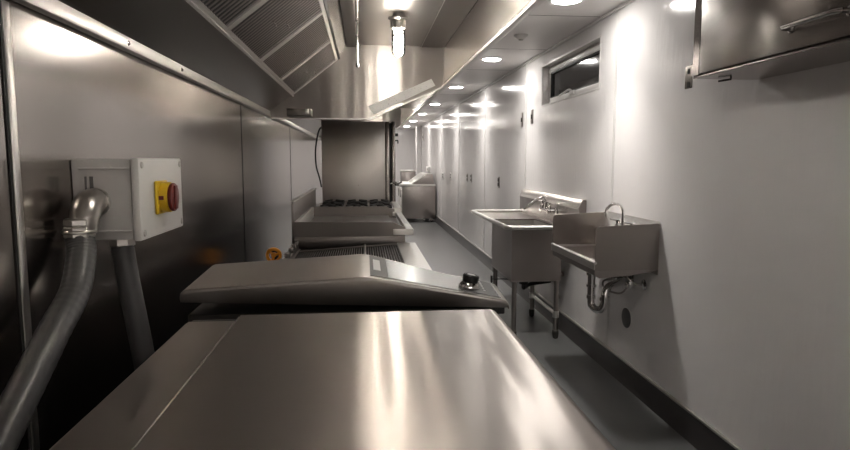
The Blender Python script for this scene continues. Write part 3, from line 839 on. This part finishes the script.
for yy in (4.75, 4.95):
    add_lathe(bm, [(.026, 0), (.026, .006), (.014, .012), (.014, .05), (.02, .055), (.02, .075), (.012, .08)], (bxk - .004, yy, .955), 16, (-1, 0, 0))
    add_lathe(bm, [(.014, 0), (.014, .025), (.008, .04), (.012, .06), (.006, .065)], (bxk - .065, yy, .965), 12)
    add_tube(bm, [(bxk - .065, yy, 1.02), (bxk - .12, yy + (.02 if yy > 4.8 else -.02), 1.04)], .006, 8, smooth=False)
add_tube(bm, [(bxk - .065, 4.74, .955), (bxk - .065, 4.96, .955)], .015, 12, smooth=False)
add_tube(bm, [(bxk - .065, 4.85, .955), (bxk - .065, 4.85, 1.03), (bxk - .08, 4.85, 1.06), (bxk - .12, 4.85, 1.05), (bxk - .2, 4.87, .995), (bxk - .23, 4.88, .96)], .010, 12)
obj('faucet', bm, CHROME, t)

# ------------------------------------------------------------------ wall-hung hand sink
t = thing('hand_sink', (1.4, 3.5, .72), 'wall-hung steel hand sink with side splash guards and gooseneck faucet', 'sink')
hy0, hy1, hx0, hz = 3.13, 3.88, 1.215, .818
for yy, nm in ((hy0, 'side_splash'), (hy1 - .004, 'side_splash')):
    bm = BM(); add_prism(bm, [(hx0 + .006, .772), (XR - .0075, .772), (XR - .0075, 1.022), (hx0 + .024, 1.008), (hx0 + .010, 1.0), (hx0 + .006, .985)], 'Y', yy, yy + .004, .0008, 1)
    obj(nm, bm, STEEL_X if yy == hy0 else STEEL_Z, t)
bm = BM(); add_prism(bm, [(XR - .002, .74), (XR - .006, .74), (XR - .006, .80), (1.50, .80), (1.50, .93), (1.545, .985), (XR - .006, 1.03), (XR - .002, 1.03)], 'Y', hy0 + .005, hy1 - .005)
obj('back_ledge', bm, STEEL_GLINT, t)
bm = BM()                                                       # rim frame and bowl
bx0, bx1, b_y0, b_y1 = hx0 + .045, 1.47, hy0 + .10, hy1 - .10
for a in ((hx0 + .006, bx0, hy0 + .005, hy1 - .005), (bx1, 1.4995, hy0 + .005, hy1 - .005), (bx0, bx1, hy0 + .005, b_y0), (bx0, bx1, b_y1, hy1 - .005)):
    add_box(bm, a[0], a[1], a[2], a[3], hz - .013, hz - .007)
obj('basin_deck', bm, STEEL_Y, t)
bm = BM(); add_tube(bm, [(hx0 + .006, hy0 - .003, hz - .005), (hx0 + .006, hy1 + .003, hz - .005)], .009, 12, smooth=False)
add_box(bm, hx0 + .0, hx0 + .006, hy0, hy1, .775, hz - .006, .001, 1)
obj('front_rim', bm, STEEL_LIGHT, t)
bm = BM(); b2 = bmesh.new(); rings = []
for (dx, zz) in ((0, hz - .008), (.006, .77), (.02, .735), (.05, .722)):
    rings.append([b2.verts.new(p) for p in ((bx0 + dx, b_y0 + dx, zz), (bx1 - dx, b_y0 + dx, zz), (bx1 - dx, b_y1 - dx, zz), (bx0 + dx, b_y1 - dx, zz))])
for A, B in zip(rings, rings[1:]):
    for i in range(4): b2.faces.new((A[i], A[(i + 1) % 4], B[(i + 1) % 4], B[i]))
b2.faces.new(rings[-1]); merge(bm, b2)
obj('bowl', bm, STEEL_SOFT, t)
bm = BM(); add_prism(bm, [(hx0 + .008, .7735), (1.565, .7735), (1.565, .765), (1.45, .745), (hx0 + .035, .728), (hx0 + .008, .745)], 'Y', hy0 + .006, hy0 + .014)
add_prism(bm, [(hx0 + .008, .7735), (hx0 + .008, .745), (hx0 + .035, .728), (hx0 + .045, .728), (hx0 + .02, .7735)], 'Y', hy0 + .0145, hy1 - .006)
obj('under_apron', bm, STEEL_SOFT, t)
bm = BM(); gx, gy = 1.515, 3.47
add_lathe(bm, [(.022, -.03), (.022, .005), (.014, .012)], (gx, gy, .955), 18)
add_tube(bm, [(gx, gy, .96), (gx, gy, 1.04), (gx - .004, gy, 1.072), (gx - .03, gy, 1.10), (gx - .065, gy + .01, 1.10), (gx - .09, gy + .02, 1.075), (gx - .096, gy + .02, 1.045)], .0085, 14)
add_cyl(bm, (gx - .097, gy + .02, 1.038), .0105, .02, n=14)
obj('gooseneck_faucet', bm, CHROME, t)
for yy in (gy - .1, gy + .1):
    bm = BM()
    add_lathe(bm, [(.02, -.02), (.018, .0), (.012, .01), (.014, .03), (.006, .036)], (1.53, yy, .97), 14)
    add_tube(bm, [(1.53, yy, .998), (1.48, yy, 1.005)], .005, 8, smooth=False)
    obj('tap_handle', bm, CHROME, t)
px, py = 1.30, 3.38
bm = BM()
add_tube(bm, [(px, py, .722), (px, py, .55), (px + .006, py - .012, .52), (px + .022, py - .035, .505), (px + .045, py - .055, .515), (px + .055, py - .062, .56), (px + .058, py - .06, .60), (px + .075, py - .05, .632), (px + .12, py - .02, .645), (XR - .006, py + .10, .65)], .0215, 16)
add_cyl(bm, (px, py, .64), .029, .014, n=18); add_cyl(bm, (px, py, .575), .0265, .02, n=18); add_cyl(bm, (px + .056, py - .06, .575), .0275, .022, n=18); add_cyl(bm, (px, py, .712), .03, .02, n=18)
add_lathe(bm, [(.045, 0), (.04, .006), (.02, .01)], (XR - .002, py + .10, .65), 20, (-1, 0, 0))
obj('drain_trap', bm, CHROME, t)
for yy, zz in ((3.30, .655), (3.50, .66)):
    bm = BM()
    add_tube(bm, [(XR - .002, yy, zz), (1.50, yy, zz)], .009, 10, smooth=False)
    add_box(bm, 1.485, 1.52, yy - .016, yy + .016, zz - .018, zz + .022, .006)
    add_lathe(bm, [(.006, 0), (.018, .006), (.018, .016), (.008, .02)], (1.487, yy, zz), 12, (-1, 0, 0))
    add_lathe(bm, [(.03, 0), (.026, .005), (.01, .008)], (XR - .002, yy, zz), 18, (-1, 0, 0))
    obj('stop_valve', bm, CHROME, t)
bm = BM()
add_tube(bm, [(1.50, 3.30, .675), (1.47, 3.32, .70), (1.42, 3.40, .71), (1.40, 3.46, .69), (1.43, 3.5, .67), (1.48, 3.5, .70), (1.515, 3.47, .76)], .006, 8)
add_tube(bm, [(1.50, 3.50, .68), (1.46, 3.55, .70), (1.38, 3.55, .70), (1.34, 3.50, .73), (1.40, 3.45, .765)], .006, 8)
add_tube(bm, [(1.49, 3.30, .65), (1.45, 3.33, .60), (1.40, 3.42, .61), (1.42, 3.5, .64), (1.49, 3.5, .655)], .006, 8)
obj('braided_hoses', bm, STEEL_SOFT, t)

# ------------------------------------------------------------------ wall cabinet, upper right
cx0, cz0, cz1, cy0, cy1 = 1.30, 1.686, 2.22, .9, 2.37
t = thing('wall_cabinet', (1.41, 1.7, cz0), 'dark stainless wall cabinet with a bar handle at upper right', 'cabinet')
bm = BM(); add_box(bm, cx0 + .022, XR - .0015, cy0, cy1, cz0 + .004, cz1, .003)
obj('carcass', bm, STEEL_SOFT, t)
obj('bottom_panel', bx(cx0 + .004, XR - .002, cy0, cy1, cz0 - .006, cz0 + .003, .0015, 1), STEEL_WALL, t)
obj('frame_stile', bx(cx0 + .0, cx0 + .0215, cy1 - .045, cy1 + .002, cz0 + .0035, cz1, .002, 1), STEEL_Z, t)
dr = obj('door', bx(cx0 - .002, cx0 + .0205, cy0, cy1 - .052, cz0 + .006, cz1 - .004, .003), steel('steel_cabinet_door', (0, 0, 1), col=(.33, .305, .285), rough=.22, aniso=.85, wave=.003, wave_scale=(1, 4, .8)), t)
bm = BM()
ha, hb, hzz = 1.57, 1.80, 1.757
add_tube(bm, [(cx0 - .002, ha, hzz), (cx0 - .030, ha, hzz), (cx0 - .040, ha + .012, hzz), (cx0 - .040, hb - .012, hzz), (cx0 - .030, hb, hzz), (cx0 - .002, hb, hzz)], .0075, 12, smooth=False)
for yy in (ha, hb): add_lathe(bm, [(.014, 0), (.014, .004), (.008, .007)], (cx0 - .002, yy, hzz), 16, (-1, 0, 0))
obj('bar_handle', bm, CHROME, dr)
bm = BM(); add_box(bm, cx0 + .002, cx0 + .006, cy1 + .003, cy1 + .06, cz0 - .04, cz0 + .05, .002, 1); pass
br = obj('mounting_bracket', bm, STEEL_WALL, t)
for zz in (cz0 - .025, cz0 + .027):
    obj('bracket_slot', bx(cx0 + .0005, cx0 + .0019, cy1 + .02, cy1 + .038, zz - .01, zz + .01), DARKHOLE, br)
bm = BM(); add_tube(bm, [(1.42, 2.30, cz0 - .006), (1.42, 2.30, cz0 - .014), (1.40, 2.35, cz0 - .016)], .004, 8, smooth=False)
obj('light_clip', bm, DARKSTEEL, t)

# ------------------------------------------------------------------ prep table far down the aisle
def prep_table(x0, x1, y0, y1):
    t = thing('prep_table', ((x0 + x1) / 2, (y0 + y1) / 2, 0), 'refrigerated steel prep table on casters, far down by the right wall', 'prep table')
    obj('body', bx(x0 + .02, x1, y0 + .01, y1, .09, .795, .006), STEEL_SOFT, t)
    for k in range(2):
        a = y0 + .03 + k * (y1 - y0) / 2
        d = obj('door', bx(x0 - .004, x0 + .018, a, a + (y1 - y0) / 2 - .04, .12, .76, .005), STEEL_LIGHT, t)
        obj('door_handle', bx(x0 - .03, x0 - .005, a + .03, a + .05, .55, .72, .004), CHROME, d)
    obj('worktop', bx(x0 - .03, x1, y0, y1, .797, .835, .006), STEEL_LIGHT, t)
    obj('cutting_board', bx(x0 - .04, x0 + .24, y0 + .02, y1 - .02, .836, .855, .004), PORCEL, t)
    bm = BM(); add_prism(bm, [(x0 + .25, .836), (x0 + .56, 1.055), (x1 - .06, 1.055), (x1 - .03, .836)], 'Y', y0 + .01, y1 - .02, .006)
    l = obj('pan_lid', bm, STEEL_SOFT, t)
    bm = BM(); add_prism(bm, [(x0 + .22, .848), (x0 + .53, 1.068), (x0 + .57, 1.068), (x0 + .26, .848)], 'Y', y0 - .004, y1 - .01, .004)
    obj('lid_front', bm, STEEL_LIGHT, l)
    for xx in (x0 + .09, x1 - .08):
        for yy in (y0 + .09, y1 - .09):
            bm = BM(); add_cyl(bm, (xx, yy, .036), .036, .028, 'Y', 20, bev=.004)
            c = obj('caster', bm, RUBBER, t)
            bm = BM(); add_box(bm, xx - .02, xx + .02, yy - .024, yy - .017, .03, .0895, .002, 1); add_box(bm, xx - .02, xx + .02, yy + .017, yy + .024, .03, .0895, .002, 1); add_box(bm, xx - .03, xx + .03, yy - .03, yy + .03, .08, .0895)
            obj('caster_fork', bm, STEEL_SOFT, c)
prep_table(.80, 1.545, 13.3, 14.6)
t = thing('steel_bin', (1.05, 15.2, 0), 'grey steel bin unit showing just behind the prep table', 'bin')
obj('body', bx(.90, 1.25, 15.0, 15.5, .0, 1.08, .01), STEEL_SOFT, t)
obj('lid', bx(.89, 1.26, 14.99, 15.51, 1.081, 1.11, .006), STEEL_LIGHT, t)
t = thing('junction_box', (XR - .04, 14.95, 1.08), 'pale double outlet box on the wall behind the prep table', 'outlet box')
obj('box', bx(XR - .05, XR - .001, 14.7, 15.2, 1.08, 1.2, .006), WHITEP, t)
obj('socket', bx(XR - .055, XR - .051, 14.85, 14.95, 1.11, 1.17, .002), DARKHOLE, t)

# ------------------------------------------------------------------ world, camera, view
w = bpy.data.worlds.new('world'); S.world = w; w.use_nodes = True
w.node_tree.nodes['Background'].inputs[0].default_value = (.02, .022, .03, 1)
w.node_tree.nodes['Background'].inputs[1].default_value = .3

F = 614.
pitch = math.atan(65 / F); yaw = math.atan(61 / F * math.cos(pitch))
cd = bpy.data.cameras.new('camera'); cam = bpy.data.objects.new('camera', cd); COL.objects.link(cam)
cd.sensor_width = 36; cd.lens = F / 850 * 36; cd.clip_start = .02; cd.clip_end = 100
cam.location = (0, 0, 1.36); cam.rotation_euler = (PI / 2 - pitch, 0, -yaw)
S.camera = cam
S.view_settings.view_transform = 'Standard'; S.view_settings.look = 'None'
S.view_settings.exposure = 3.28; S.view_settings.gamma = 1
S.view_settings.use_curve_mapping = False
